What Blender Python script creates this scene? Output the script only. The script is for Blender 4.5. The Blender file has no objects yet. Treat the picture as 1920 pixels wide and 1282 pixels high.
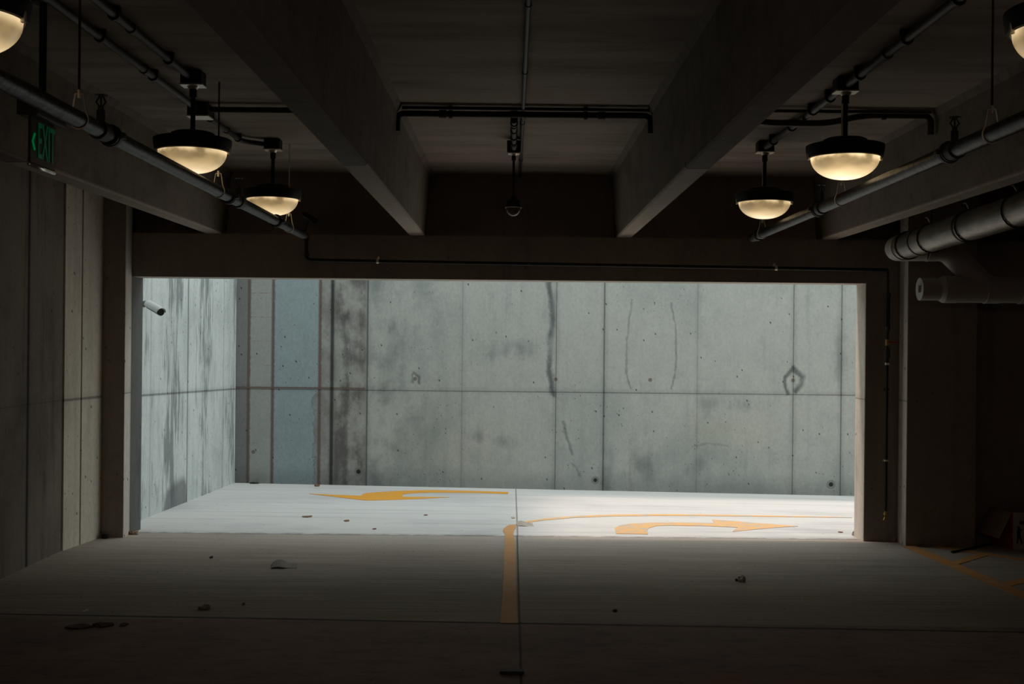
import bpy, bmesh, math, random
from mathutils import Vector, Matrix, Euler

random.seed(7)
SC = bpy.context.scene
COL = SC.collection

# ------------------------------------------------------------------ camera
EYE = 1.70                 # lens height over the garage floor
FPX = 2247.0               # focal length in pixels of the 1920 px frame
ROLL = 0.0097              # the picture is turned half a degree
cam_data = bpy.data.cameras.new('camera')
cam_data.sensor_width = 36.0
cam_data.lens = 36.0 * FPX / 1920.0
cam_data.clip_start = 0.05
cam_data.clip_end = 200
cam = bpy.data.objects.new('camera', cam_data)
COL.objects.link(cam)
cam.matrix_world = Matrix.Translation((0, 0, EYE)) @ Euler((math.pi/2, 0, 0)).to_matrix().to_4x4() @ Matrix.Rotation(ROLL, 4, 'Z')
SC.camera = cam

# ------------------------------------------------------------------ sky, sun, exposure
world = bpy.data.worlds.new('overcast_sky')
SC.world = world
world.use_nodes = True
bg = world.node_tree.nodes['Background']
bg.inputs['Color'].default_value = (0.87, 0.97, 1.0, 1)
bg.inputs['Strength'].default_value = 2.1
sun_data = bpy.data.lights.new('sun', 'SUN')
sun_data.energy = 1.9
sun_data.angle = math.radians(5.0)
sun_data.color = (1.0, 0.80, 0.69)
sun = bpy.data.objects.new('sun', sun_data)
COL.objects.link(sun)
sun.rotation_euler = Vector((0.62, -0.14, -1.0)).to_track_quat('-Z', 'Y').to_euler()
sun.location = (-6, 14, 12)
SC.view_settings.view_transform = 'Standard'
SC.view_settings.look = 'None'
SC.view_settings.gamma = 1.0
SC.view_settings.use_curve_mapping = False
SC.view_settings.exposure = 0.0
SC.cycles.max_bounces = 10
SC.cycles.diffuse_bounces = 7
SC.cycles.sample_clamp_indirect = 6.0

# ------------------------------------------------------------------ where a point of the photograph lies in the place
def ray(px, py):
    a, b = px - 960.0, py - 641.0
    u, v = a + ROLL*b, b - ROLL*a
    return u/FPX, -v/FPX
def at_y(px, py, y):                      # on the upright plane Y = y
    u, w = ray(px, py)
    return Vector((u*y, y, EYE + w*y))
def at_z(px, py, z):                      # on the level plane Z = z
    u, w = ray(px, py)
    y = (z - EYE)/w
    return Vector((u*y, y, z))
def floor_z(x, y):                        # the ramp outside falls gently away to the right
    t = max(0.0, (y - 10.5)/4.7)
    return -t*(0.12 + 0.0115*(x + 3.5))
def at_floor(px, py):
    z = 0.0
    for i in range(12):
        p = at_z(px, py, z)
        z = floor_z(p.x, p.y)
    p.z = floor_z(p.x, p.y)
    return p

# ------------------------------------------------------------------ node expressions
class N:
    """a small wrapper so that shader maths can be written as expressions"""
    def __init__(s, tree, sock): s.t, s.s = tree, sock
    def _m(s, op, *o, clamp=False):
        n = s.t.nodes.new('ShaderNodeMath'); n.operation = op; n.use_clamp = clamp
        for i, a in enumerate((s,) + o):
            if isinstance(a, N): s.t.links.new(a.s, n.inputs[i])
            else: n.inputs[i].default_value = a
        return N(s.t, n.outputs[0])
    def __add__(s, o): return s._m('ADD', o)
    __radd__ = __add__
    def __sub__(s, o): return s._m('SUBTRACT', o)
    def __rsub__(s, o): return (s*-1.0) + o
    def __mul__(s, o): return s._m('MULTIPLY', o)
    __rmul__ = __mul__
    def __truediv__(s, o): return s._m('DIVIDE', o)
    def abs(s): return s._m('ABSOLUTE')
    def min(s, o): return s._m('MINIMUM', o)
    def max(s, o): return s._m('MAXIMUM', o)
    def pow(s, o): return s._m('POWER', o)
    def clip(s): return s._m('ADD', 0.0, clamp=True)
    def step(s, a, b):                    # smooth 0..1 from a to b (or 1..0 when b < a)
        n = s.t.nodes.new('ShaderNodeMapRange'); n.interpolation_type = 'SMOOTHSTEP'
        s.t.links.new(s.s, n.inputs[0])
        if b >= a:
            n.inputs[1].default_value, n.inputs[2].default_value = a, b
            n.inputs[3].default_value, n.inputs[4].default_value = 0, 1
        else:
            n.inputs[1].default_value, n.inputs[2].default_value = b, a
            n.inputs[3].default_value, n.inputs[4].default_value = 1, 0
        return N(s.t, n.outputs[0])

class Mat:
    def __init__(s, name):
        s.m = bpy.data.materials.new(name); s.m.use_nodes = True
        s.t = s.m.node_tree
        s.b = s.t.nodes['Principled BSDF']
        tc = s.t.nodes.new('ShaderNodeTexCoord')
        s.P = tc.outputs['Object']
        sp = s.t.nodes.new('ShaderNodeSeparateXYZ'); s.t.links.new(s.P, sp.inputs[0])
        s.x, s.y, s.z = (N(s.t, sp.outputs[i]) for i in range(3))
    def vec(s, a, b, c):
        n = s.t.nodes.new('ShaderNodeCombineXYZ')
        for i, v in enumerate((a, b, c)):
            if isinstance(v, N): s.t.links.new(v.s, n.inputs[i])
            else: n.inputs[i].default_value = v
        return n.outputs[0]
    def noise(s, sc=(1, 1, 1), detail=4, rough=0.55, off=0.0, vec=None):
        n = s.t.nodes.new('ShaderNodeTexNoise')
        v = vec or s.vec(s.x*sc[0] + off, s.y*sc[1] + off*1.7, s.z*sc[2])
        s.t.links.new(v, n.inputs['Vector'])
        n.inputs['Scale'].default_value = 1.0
        n.inputs['Detail'].default_value = detail
        n.inputs['Roughness'].default_value = rough
        return N(s.t, n.outputs[0])
    def voro(s, sc=(1, 1, 1), off=0.0, rnd=1.0):
        n = s.t.nodes.new('ShaderNodeTexVoronoi')
        v = s.vec(s.x*sc[0] + off, s.y*sc[1] + off, s.z*sc[2])
        s.t.links.new(v, n.inputs['Vector'])
        n.inputs['Scale'].default_value = 1.0
        n.inputs['Randomness'].default_value = rnd
        sp = s.t.nodes.new('ShaderNodeSeparateColor')
        s.t.links.new(n.outputs['Color'], sp.inputs[0])
        return N(s.t, n.outputs['Distance']), N(s.t, sp.outputs[0])
    def mix(s, a, b, f):
        n = s.t.nodes.new('ShaderNodeMix'); n.data_type = 'RGBA'
        if isinstance(f, N): s.t.links.new(f.s, n.inputs[0])
        else: n.inputs[0].default_value = f
        for i, c in ((6, a), (7, b)):
            if isinstance(c, tuple): n.inputs[i].default_value = (*c, 1)
            else: s.t.links.new(c, n.inputs[i])
        return n.outputs[2]
    def scale(s, c, f):                   # colour times a number
        n = s.t.nodes.new('ShaderNodeVectorMath'); n.operation = 'SCALE'
        if isinstance(c, tuple): n.inputs[0].default_value = c
        else: s.t.links.new(c, n.inputs[0])
        if isinstance(f, N): s.t.links.new(f.s, n.inputs[3])
        else: n.inputs[3].default_value = f
        return n.outputs[0]
    def out(s, col, rough=0.85, bump=None, bump_d=0.004, metal=0.0):
        if isinstance(col, tuple): s.b.inputs['Base Color'].default_value = (*col, 1)
        else: s.t.links.new(col, s.b.inputs['Base Color'])
        if isinstance(rough, N): s.t.links.new(rough.s, s.b.inputs['Roughness'])
        else: s.b.inputs['Roughness'].default_value = rough
        s.b.inputs['Metallic'].default_value = metal
        s.b.inputs['Specular IOR Level'].default_value = 0.35
        if bump is not None:
            n = s.t.nodes.new('ShaderNodeBump')
            n.inputs['Distance'].default_value = bump_d
            n.inputs['Strength'].default_value = 0.8
            s.t.links.new(bump.s, n.inputs['Height'])
            s.t.links.new(n.outputs[0], s.b.inputs['Normal'])
        return s.m

def seg(h, z, a, b):                      # distance to a stroke from a to b in wall coordinates
    ax, az = a; bx, bz = b
    dx, dz = bx-ax, bz-az
    L = dx*dx + dz*dz
    px, pz = h - ax, z - az
    t = ((px*dx + pz*dz)*(1.0/L)).clip()
    ex, ez = px - t*dx, pz - t*dz
    return (ex*ex + ez*ez).pow(0.5)

def poly_dist(h, z, pts):
    d = None
    for a, b in zip(pts[:-1], pts[1:]):
        e = seg(h, z, a, b)
        d = e if d is None else d.min(e)
    return d

# ---- concrete of the walls: board streaks, bug holes, form lines
def wall_concrete(name, axis, base, dark, vlines=(), hlines=(), streak=0.5, pits=0.6, line_dark=0.55,
                  slope=0.0, extra=None, blot=0.5, line_w=0.008):
    m = Mat(name)
    h = m.x if axis == 'x' else m.y
    z = m.z
    def vv(a, b): return (a, 0.001, b) if axis == 'x' else (0.001, a, b)
    n1 = m.noise(vv(0.9, 0.7), 5, 0.6, 3.1)
    n2 = m.noise(vv(7.0, 0.55), 4, 0.6, 8.3)
    n3 = m.noise(vv(30, 22), 3, 0.6, 1.3)
    n4 = m.noise(vv(2.6, 2.2), 6, 0.62, 17.0)
    f = (n1.step(0.42, 0.72)*blot + n2.step(0.50, 0.78)*streak + n4.step(0.52, 0.75)*blot*0.6).clip()
    c = m.mix(base, dark, f)
    n5 = m.noise(vv(5.5, 4.0), 6, 0.7, 41.0)
    n6 = m.noise(vv(26, 3.0), 4, 0.65, 23.0)
    val = (n3*0.34 + 0.83)*((n5 - 0.5)*0.42*blot + 1.0)*((n6 - 0.5)*0.30*streak + 1.0)
    # bug holes
    def slant(k1, k2, off):
        n = m.t.nodes.new('ShaderNodeTexVoronoi'); n.inputs['Scale'].default_value = 1.0
        m.t.links.new(m.vec((h + z*0.45)*k1 + off, (z - h*0.45)*k2 + off, 0.0), n.inputs['Vector'])
        sp = m.t.nodes.new('ShaderNodeSeparateColor'); m.t.links.new(n.outputs['Color'], sp.inputs[0])
        return N(m.t, n.outputs['Distance']), N(m.t, sp.outputs[0])
    d, r = slant(11, 6.5, 5.0)
    hole = d.step(0.13, 0.07)*r.step(0.66, 0.74)
    d2, r2 = slant(24, 15, 2.0)
    hole2 = d2.step(0.19, 0.10)*r2.step(0.66, 0.74)*n1.step(0.38, 0.60)*0.8
    val = val*(1.0 - (hole + hole2).clip()*pits)
    wob = (n3 - 0.5)*0.006
    for e in vlines:
        x0, w, k = (e + (line_w, 1.0))[:3] if isinstance(e, tuple) and len(e) == 1 else (e if isinstance(e, tuple) else (e, line_w, 1.0))
        val = val*(1.0 - (h - x0 + wob).abs().step(w, w*0.25)*line_dark*k)
        val = val*(1.0 - (h - x0 + (n4 - 0.5)*0.05).abs().step(0.07, 0.0)*0.16*k)
    for z0, w, k in hlines:
        zz = (z - z0) + h*slope + wob
        val = val*(1.0 - zz.abs().step(w, w*0.25)*line_dark*k)
        val = val*(1.0 - (zz - 0.01).abs().step(0.06, 0.0)*0.12*k)
    if extra: c, val = extra(m, h, z, c, val, n1, n2, n3, n4)
    return m.out(m.scale(c, val), 0.9, val + n3*0.3, 0.003)

def simple(name, col, rough=0.5, metal=0.0, var=0.15, sc=25, bump=0.0):
    m = Mat(name)
    n = m.noise((sc, sc, sc), 3, 0.6, 0.7)
    c = m.scale(col, n*(2*var) + (1.0 - var))
    return m.out(c, rough, n if bump else None, bump, metal)

# ------------------------------------------------------------------ mesh helpers
def bm_obj(name, bm, mat, parent=None, smooth=False, loc=None):
    me = bpy.data.meshes.new(name)
    bmesh.ops.recalc_face_normals(bm, faces=bm.faces)
    bm.to_mesh(me); bm.free()
    for mm in (mat if isinstance(mat, (list, tuple)) else [mat]): me.materials.append(mm)
    if smooth:
        for p in me.polygons: p.use_smooth = True
    o = bpy.data.objects.new(name, me)
    COL.objects.link(o)
    if parent: o.parent = parent
    if loc is not None: o.location = loc
    return o
def smooth_by_angle(o, deg=40):
    me = o.data
    bm = bmesh.new(); bm.from_mesh(me)
    for f in bm.faces: f.smooth = True
    for e in bm.edges:
        e.smooth = len(e.link_faces) == 2 and e.calc_face_angle(3.2) < math.radians(deg)
    bm.to_mesh(me); bm.free()
    return o
def box(bm, x0, x1, y0, y1, z0, z1, bevel=0.0, mi=0, rot=None):
    v = [bm.verts.new((x, y, z)) for x in (x0, x1) for y in (y0, y1) for z in (z0, z1)]
    idx = [(0, 1, 3, 2), (4, 6, 7, 5), (0, 4, 5, 1), (2, 3, 7, 6), (0, 2, 6, 4), (1, 5, 7, 3)]
    fs = [bm.faces.new([v[i] for i in q]) for q in idx]
    for f in fs: f.material_index = mi
    if rot is not None: bmesh.ops.transform(bm, matrix=rot, verts=v)
    if bevel:
        es = list({e for f in fs for e in f.edges})
        bmesh.ops.bevel(bm, geom=es, offset=bevel, segments=2, affect='EDGES', profile=0.6)
def lathe(bm, prof, seg_n=40, mat=Matrix.Identity(4), mi=0):
    """rings of (radius, z) about local Z; radius 0 closes"""
    rings = []
    for r, z in prof:
        if r <= 1e-6: rings.append([bm.verts.new(mat @ Vector((0, 0, z)))])
        else: rings.append([bm.verts.new(mat @ Vector((r*math.cos(2*math.pi*i/seg_n), r*math.sin(2*math.pi*i/seg_n), z))) for i in range(seg_n)])
    for a, b in zip(rings[:-1], rings[1:]):
        for i in range(seg_n):
            j = (i+1) % seg_n
            if len(a) == 1 and len(b) == 1: continue
            if len(a) == 1: f = bm.faces.new((a[0], b[i], b[j]))
            elif len(b) == 1: f = bm.faces.new((a[i], b[0], a[j]))
            else: f = bm.faces.new((a[i], b[i], b[j], a[j]))
            f.material_index = mi
def axis_m(p, d):
    q = Vector(d).normalized().to_track_quat('Z', 'Y')
    return Matrix.Translation(p) @ q.to_matrix().to_4x4()
def cyl(bm, p0, p1, r, r1=None, n=20, mi=0):
    p0, p1 = Vector(p0), Vector(p1)
    L = (p1-p0).length
    lathe(bm, [(0, 0), (r, 0), (r if r1 is None else r1, L), (0, L)], n, axis_m(p0, p1-p0), mi)
def tube(bm, pts, r, n=14, mi=0, cap=True):
    """sweep a circle along a polyline with parallel frames"""
    pts = [Vector(p) for p in pts]
    t0 = (pts[1]-pts[0]).normalized()
    up = Vector((0, 0, 1)) if abs(t0.z) < 0.9 else Vector((1, 0, 0))
    s = t0.cross(up).normalized()
    rings = []
    for i, p in enumerate(pts):
        if i == 0: t = (pts[1]-pts[0]).normalized()
        elif i == len(pts)-1: t = (pts[-1]-pts[-2]).normalized()
        else: t = ((pts[i+1]-p).normalized() + (p-pts[i-1]).normalized()).normalized()
        s = (s - t*s.dot(t)).normalized()
        w = t.cross(s)
        rr = r[i] if isinstance(r, (list, tuple)) else r
        rings.append([bm.verts.new(p + s*(rr*math.cos(2*math.pi*k/n)) + w*(rr*math.sin(2*math.pi*k/n))) for k in range(n)])
    for a, b in zip(rings[:-1], rings[1:]):
        for k in range(n):
            f = bm.faces.new((a[k], a[(k+1) % n], b[(k+1) % n], b[k])); f.material_index = mi
    if cap:
        for q in (rings[0], rings[-1]):
            f = bm.faces.new(q); f.material_index = mi
def fillet(pts, rad, k=6):
    """round the corners of a polyline"""
    pts = [Vector(p) for p in pts]
    out = [pts[0]]
    for a, b, c in zip(pts[:-2], pts[1:-1], pts[2:]):
        r = min(rad, (a-b).length*0.45, (c-b).length*0.45)
        p, q = b + (a-b).normalized()*r, b + (c-b).normalized()*r
        for i in range(k+1):
            t = i/k
            out.append(p*(1-t)**2 + b*(2*t*(1-t)) + q*t*t)
    out.append(pts[-1])
    return out
def ring(bm, p, d, r_out, r_in, w, n=24, mi=0):
    m = axis_m(Vector(p), d)
    lathe(bm, [(r_in, -w/2), (r_out, -w/2), (r_out, w/2), (r_in, w/2), (r_in, -w/2)], n, m, mi)
def tag(o, label=None, cat=None, group=None, kind=None):
    if label: o['label'] = label
    if cat: o['category'] = cat
    if group: o['group'] = group
    if kind: o['kind'] = kind
    return o
def thing(name, loc, label, cat, group=None, rot=None):
    o = bpy.data.objects.new(name, None); COL.objects.link(o)
    o.location = loc
    o.empty_display_size = 0.1
    if rot: o.rotation_euler = rot
    return tag(o, label, cat, group)
def copy_tree(o, parent=None):
    c = o.copy(); COL.objects.link(c); c.parent = parent
    for ch in [q for q in bpy.data.objects if q.parent == o]: copy_tree(ch, c)
    return c
def structure(name, bm, mat, **k):
    return tag(bm_obj(name, bm, mat, **k), kind='structure')

# ------------------------------------------------------------------ materials
# back wall of the ramp, form panels of 4 ft, stains where the photograph has them
def bw(px, py): p = at_y(px, py, 15.2); return (p.x, p.z)
def bx(px): return bw(px, 735)[0]
zj_ = bw(1030, 735.0)[1]
def n5_(m): return m.noise((7.0, 0.001, 7.0), 5, 0.7, 3.3)
def back_extra(m, h, z, c, val, n1, n2, n3, n4):
    wob = (n4 - 0.5)*0.16
    hw, zw = h + wob*0.35, z + wob*0.3
    # the older pour at the left end: brown rims, a smooth blue-grey infill panel, rough stained strip
    x0, x1, x2, x3, x4, x5, x6 = (bx(v) for v in (440, 466, 511, 598, 624, 686, 700))
    blue = h.step(x2-0.01, x2+0.01)*(hw*0.3+h*0.7).step(x3+0.01, x3-0.01)
    c = m.mix(c, (0.235, 0.30, 0.318), blue*(n1*0.3 + 0.68))
    strip = h.step(x1+0.01, x1-0.01)
    c = m.mix(c, (0.135, 0.135, 0.132), strip*0.75)
    lad = h.step(x1, x1+0.02)*h.step(x2, x2-0.02)
    c = m.mix(c, (0.285, 0.295, 0.272), lad*0.75)
    zz = (z - 0.15)/0.305
    fr = zz._m('FRACT')
    rung = fr.step(0.05, 0.02)*lad*n2.step(0.40, 0.55)*z.step(1.0, 1.2)
    c = m.mix(c, (0.20, 0.12, 0.09), rung*n3.step(0.42, 0.60)*0.75)
    rag = (n5_(m)*0.9 + n3*0.25 - 0.55)*z.step(zj_+0.05, zj_-0.15)*1.1
    rough = (h + rag*0.22 + z.step(zj_+0.02, zj_-0.1)*0.06).step(x3-0.012, x3+0.012)*h.step(x5+0.01, x5-0.01)
    c = m.mix(c, (0.175, 0.165, 0.148), rough*(n4.step(0.30, 0.68)*0.70 + 0.25))
    edge = (rough - 0.5).abs().step(0.45, 0.0)*z.step(zj_+0.02, zj_-0.1)*h.step(x4, x4-0.05)
    c = m.mix(c, (0.08, 0.08, 0.075), edge*0.7)
    st = h.step(x4, x4+0.05)*h.step(x5, x5-0.05)*(n4*0.6 + n2*0.4).step(0.46, 0.60)
    c = m.mix(c, (0.075, 0.072, 0.068), st*0.75)
    for a in (466, 511, 599):
        c = m.mix(c, (0.12, 0.08, 0.07), (h - bx(a) + (n3-0.5)*0.02).abs().step(0.032, 0.008)*0.9)
    sl = (z + h*0.0007 - bw(520, 727)[1] + (n3-0.5)*0.01).abs().step(0.018, 0.005)*h.step(x5, x5-0.02)
    c = m.mix(c, (0.14, 0.09, 0.075), sl*0.9)
    # damp bloom right of the old pour
    bloom = h.step(x6-0.15, x6)*h.step(x6+1.3, x6)*(n4*0.7+n1*0.3).step(0.38, 0.66)
    c = m.mix(c, (0.115, 0.135, 0.135), bloom*0.62)
    # warm tint towards the right, and low rusty patch
    c = m.mix(c, (0.42, 0.405, 0.31), seg(hw, zw, bw(1320, 808), bw(1420, 815)).step(0.35, 0.0)*0.28)
    # water marks, each a stroke with its own width and strength
    for pts, w, k in (
        ([bw(1030, 528), bw(1036, 600), bw(1028, 645), bw(1030, 690), bw(1040, 738)], 0.049, 0.95),
        ([bw(1036, 560), bw(1034, 640)], 0.085, 0.45),
        ([bw(1056, 790), bw(1066, 825), bw(1074, 850)], 0.024, 0.6),
        ([bw(1072, 868), bw(1088, 892)], 0.022, 0.5),
        ([bw(1487, 690), bw(1473, 707), bw(1471, 720), bw(1477, 738)], 0.034, 0.9),
        ([bw(1487, 690), bw(1503, 708), bw(1500, 722), bw(1492, 733)], 0.046, 0.95),
        ([bw(1184, 562), bw(1174, 640), bw(1175, 700), bw(1184, 726)], 0.019, 0.50),
        ([bw(1258, 568), bw(1266, 620), bw(1267, 700), bw(1258, 728)], 0.019, 0.55),
        ([bw(930, 660), bw(995, 655)], 0.09, 0.40),
        ([bw(720, 616), bw(770, 610)], 0.08, 0.45),
        ([bw(885, 815), bw(985, 832)], 0.06, 0.35),
        ([bw(1180, 868), bw(1215, 872)], 0.15, 0.45),
        ([bw(1180, 780), bw(1180, 915)], 0.05, 0.40),
        ([bw(1290, 888), bw(1310, 868)], 0.07, 0.45),
        ([bw(1296, 838), bw(1325, 830), bw(1365, 836)], 0.018, 0.30),
        ([bw(1320, 755), bw(1420, 760)], 0.06, 0.30),
        ([bw(1133, 880), bw(1136, 916)], 0.05, 0.6),
        ([bw(776, 700), bw(786, 706), bw(786, 718)], 0.028, 0.8),
        ([bw(772, 702), bw(774, 716)], 0.022, 0.6),
        ([bw(720, 690), bw(716, 900)], 0.09, 0.35),
        ([bw(1487, 530), bw(1487, 570)], 0.12, 0.35),
        ([bw(1578, 640), bw(1574, 735)], 0.09, 0.35)):
        d = poly_dist(h + (n4-0.5)*(0.10 + w), z + (n4-0.5)*0.10, pts) + (n3 - 0.5)*0.03
        if w >= 0.05: mask = d.step(w*2.2, 0.0)*(n4*0.6+n2*0.4).step(0.40, 0.60)*(k*1.15)
        else: mask = d.step(w*1.2, w*0.1)*((n4*0.7 + n3*0.3).step(0.30, 0.52)*0.65 + 0.35)*k
        c = m.mix(c, (0.10, 0.115, 0.11), mask)
    # tie holes
    for q, r in (((672, 884), 0.028), ((1116, 900), 0.026), ((1558, 908), 0.030)):
        a = bw(*q)
        dd = seg(h, z, a, (a[0]+0.001, a[1]))
        val = val*(1.0 - dd.step(r+0.008, r-0.008)*0.93)
        c = m.mix(c, (0.14, 0.14, 0.13), dd.step(r*2.1, r*1.7)*dd.step(r*1.0, r*1.4)*0.6)
    for q in ((1487, 713), (778, 710), (1219, 712), (1042, 711), (475, 847)):
        a = bw(*q)
        dd = seg(h, z, a, (a[0]+0.001, a[1]))
        c = m.mix(c, (0.13, 0.10, 0.08), dd.step(0.030, 0.018)*0.8)
    # grime at the foot
    foot = (z - (h*-0.0115) + 0.16 + wob*0.6).step(0.30, 0.02)
    val = val*(1.0 - foot*0.25)
    return c, val
zj = bw(1030, 735.0)[1]
M_back = wall_concrete('weathered_form_concrete', 'x', (0.365, 0.38, 0.352), (0.235, 0.27, 0.255),
    vlines=[(bx(440), .012, .7), (bx(622), .035, 1.4), (bx(688), .018, 1.1), (bx(866), .006, .6), (bx(1042), .008, 1), (bx(1132), .016, 1),
            (bx(1307), .006, .6), (bx(1487), .009, 1), (bx(1577), .012, 1), (bx(1577)+1.2, .008, 1), (bx(1577)+2.4, .01, 1), (bx(1577)+3.6, .01, 1)],
    hlines=[(zj, .009, 1.0), (zj+2.45, .01, 1)], streak=0.35, pits=0.75, slope=0.0006, extra=back_extra, blot=0.62)
def left_extra(m, h, z, c, val, n1, n2, n3, n4):
    s2 = m.noise((0.001, 13.0, 1.6), 6, 0.7, 31.0)
    s3 = m.noise((0.001, 34.0, 5.0), 4, 0.65, 11.0)
    pt = m.noise((0.001, 1.5, 0.8), 3, 0.6, 57.0)
    st = (s2*0.5 + pt*0.5).step(0.50, 0.60)
    c = m.mix(c, (0.115, 0.135, 0.135), st*0.72)
    c = m.mix(c, (0.05, 0.06, 0.06), (s3.step(0.62, 0.72)*pt.step(0.40, 0.60))*0.7)
    a = at_y(322, 935, 12.35)
    d = seg(h + (n4-0.5)*0.4, z, (12.30, -0.05), (12.75, 0.0))
    c = m.mix(c, (0.11, 0.12, 0.12), d.step(0.28, 0.16)*0.75)
    return c, val
M_left_out = wall_concrete('pale_board_marked_concrete', 'y', (0.60, 0.64, 0.615), (0.33, 0.37, 0.36),
    vlines=[(11.62, .01, .6), (12.95, .022, 1.2), (14.55, .012, .6), (15.1, .01, .6)],
    hlines=[(1.0+0.42, .016, 1.0)], streak=0.35, pits=0.9, slope=0.023, extra=left_extra, blot=0.5)
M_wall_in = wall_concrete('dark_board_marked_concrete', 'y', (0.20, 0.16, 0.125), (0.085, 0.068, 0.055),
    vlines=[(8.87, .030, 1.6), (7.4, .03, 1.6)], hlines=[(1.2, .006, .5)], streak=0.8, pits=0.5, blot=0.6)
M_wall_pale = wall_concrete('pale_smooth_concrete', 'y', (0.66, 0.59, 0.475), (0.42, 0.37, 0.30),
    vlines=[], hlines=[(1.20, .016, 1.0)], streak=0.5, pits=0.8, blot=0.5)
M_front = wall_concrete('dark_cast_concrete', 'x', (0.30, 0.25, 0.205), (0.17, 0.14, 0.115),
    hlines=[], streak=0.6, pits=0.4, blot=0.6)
M_jamb_dark = wall_concrete('dark_edge_concrete', 'y', (0.125, 0.122, 0.115), (0.062, 0.062, 0.060), streak=0.8, pits=0.6, blot=0.6)  # darker grey tone for the left jamb face
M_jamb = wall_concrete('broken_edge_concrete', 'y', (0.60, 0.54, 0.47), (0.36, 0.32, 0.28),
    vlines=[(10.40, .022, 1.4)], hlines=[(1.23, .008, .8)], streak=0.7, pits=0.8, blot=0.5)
M_slab = wall_concrete('precast_soffit_concrete', 'x', (0.30, 0.265, 0.225), (0.22, 0.195, 0.165), streak=0.1, pits=0.3, blot=0.4)
def soffit():
    m = Mat('cast_ceiling_concrete')
    a = m.noise((0.5, 2.2, 0.5), 5, 0.62, 4.0); b = m.noise((20, 30, 20), 3, 0.6, 9.0); e = m.noise((1.2, 6.0, 1.2), 4, 0.6, 2.0)
    c = m.mix((0.36, 0.30, 0.245), (0.19, 0.16, 0.13), (a.step(0.40, 0.68)*0.7 + e.step(0.5, 0.72)*0.5).clip())
    d, r = m.voro((14, 14, 14), 3.0)
    val = (b*0.2 + 0.9)*(1.0 - d.step(0.12, 0.06)*r.step(0.80, 0.88)*0.5)
    return m.out(m.scale(c, val), 0.9, val, 0.003)
M_soffit = soffit()

def stem_mat():
    m = Mat('cast_stem_concrete')
    a = m.noise((0.8, 1.2, 3), 5, 0.65, 4.0); b = m.noise((30, 20, 30), 3, 0.6, 9.0); e = m.noise((6, 8, 6), 5, 0.7, 2.0)
    c = m.mix((0.23, 0.192, 0.158), (0.14, 0.117, 0.097), (a.step(0.40, 0.66)*0.6 + e.step(0.48, 0.66)*0.5).clip())
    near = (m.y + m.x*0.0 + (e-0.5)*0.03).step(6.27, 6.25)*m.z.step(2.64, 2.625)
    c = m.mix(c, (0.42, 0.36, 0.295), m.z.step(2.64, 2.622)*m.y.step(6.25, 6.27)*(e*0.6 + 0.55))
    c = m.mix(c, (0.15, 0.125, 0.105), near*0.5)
    val = b*0.35 + 0.82
    val = val*(1.0 - (m.y - 6.26 + (e-0.5)*0.03).abs().step(0.022, 0.006)*m.z.step(2.66, 2.64)*0.7)
    scuff = m.noise((14, 3, 9), 3, 0.6, 19.0).step(0.70, 0.76)*m.z.step(2.64, 2.625)
    c = m.mix(c, (0.55, 0.50, 0.44), scuff*0.5)
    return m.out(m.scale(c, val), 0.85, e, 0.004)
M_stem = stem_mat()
def interior_floor():
    m = Mat('broomed_dusty_floor_concrete')
    br = m.noise((0.9, 60, 1), 4, 0.7, 2.0); br2 = m.noise((0.22, 6.5, 1), 6, 0.68, 7.0)
    bl = m.noise((0.5, 0.7, 1), 5, 0.6, 12.0); gr = m.noise((45, 60, 1), 2, 0.6, 3.0); md = m.noise((5, 9, 1), 5, 0.7, 5.0)
    old = m.y.step(7.30, 7.24)             # the browner slab nearer the lens
    c = m.mix((0.42, 0.35, 0.285), (0.25, 0.205, 0.165), ((br.step(0.40, 0.62)*0.75) + br2.step(0.45, 0.72)*0.28 + bl.step(0.45, 0.7)*0.35).clip())
    c2 = m.mix((0.34, 0.235, 0.19), (0.17, 0.115, 0.095), (bl.step(0.38, 0.66)*0.6 + md.step(0.45, 0.7)*0.5).clip())
    c = m.mix(c, c2, old)
    # paler towards the doorway, broken up by noise
    c = m.mix(c, (0.60, 0.53, 0.46), m.y.step(9.2, 10.5)*(bl*0.5+br2*0.5).step(0.30, 0.62)*0.55)
    val = gr*0.5 + 0.75
    d, r = m.voro((9, 9, 9), 5.0)
    val = val*(1.0 - d.step(0.10, 0.05)*r.step(0.70, 0.78)*0.7)
    wob = (md-0.5)*0.012
    val = val*(1.0 - (m.x - 0.062 + wob*0.5).abs().step(0.010, 0.003)*0.75)
    val = val*(1.0 - (m.y - 7.25 + m.x*0.035 + wob).abs().step(0.028, 0.008)*0.8)
    val = val*(1.0 - (m.y - 3.9 + wob).abs().step(0.018, 0.006)*0.7)
    val = val*(1.0 - (m.y - 10.49 + wob).abs().step(0.018, 0.004)*0.6)
    # worn orange marking far to the front right
    wx, wy = m.x + (md-0.5)*0.5, m.y + (bl-0.5)*0.3
    worn = seg(wx, wy, (1.15, 6.0), (2.4, 5.95)).step(0.30, 0.10)*md.step(0.36, 0.56)
    c = m.mix(c, (0.42, 0.17, 0.03), worn*0.42)
    return m.out(m.scale(c, val), 0.88, br*0.6 + gr*0.5, 0.003)
M_floor = interior_floor()
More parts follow.
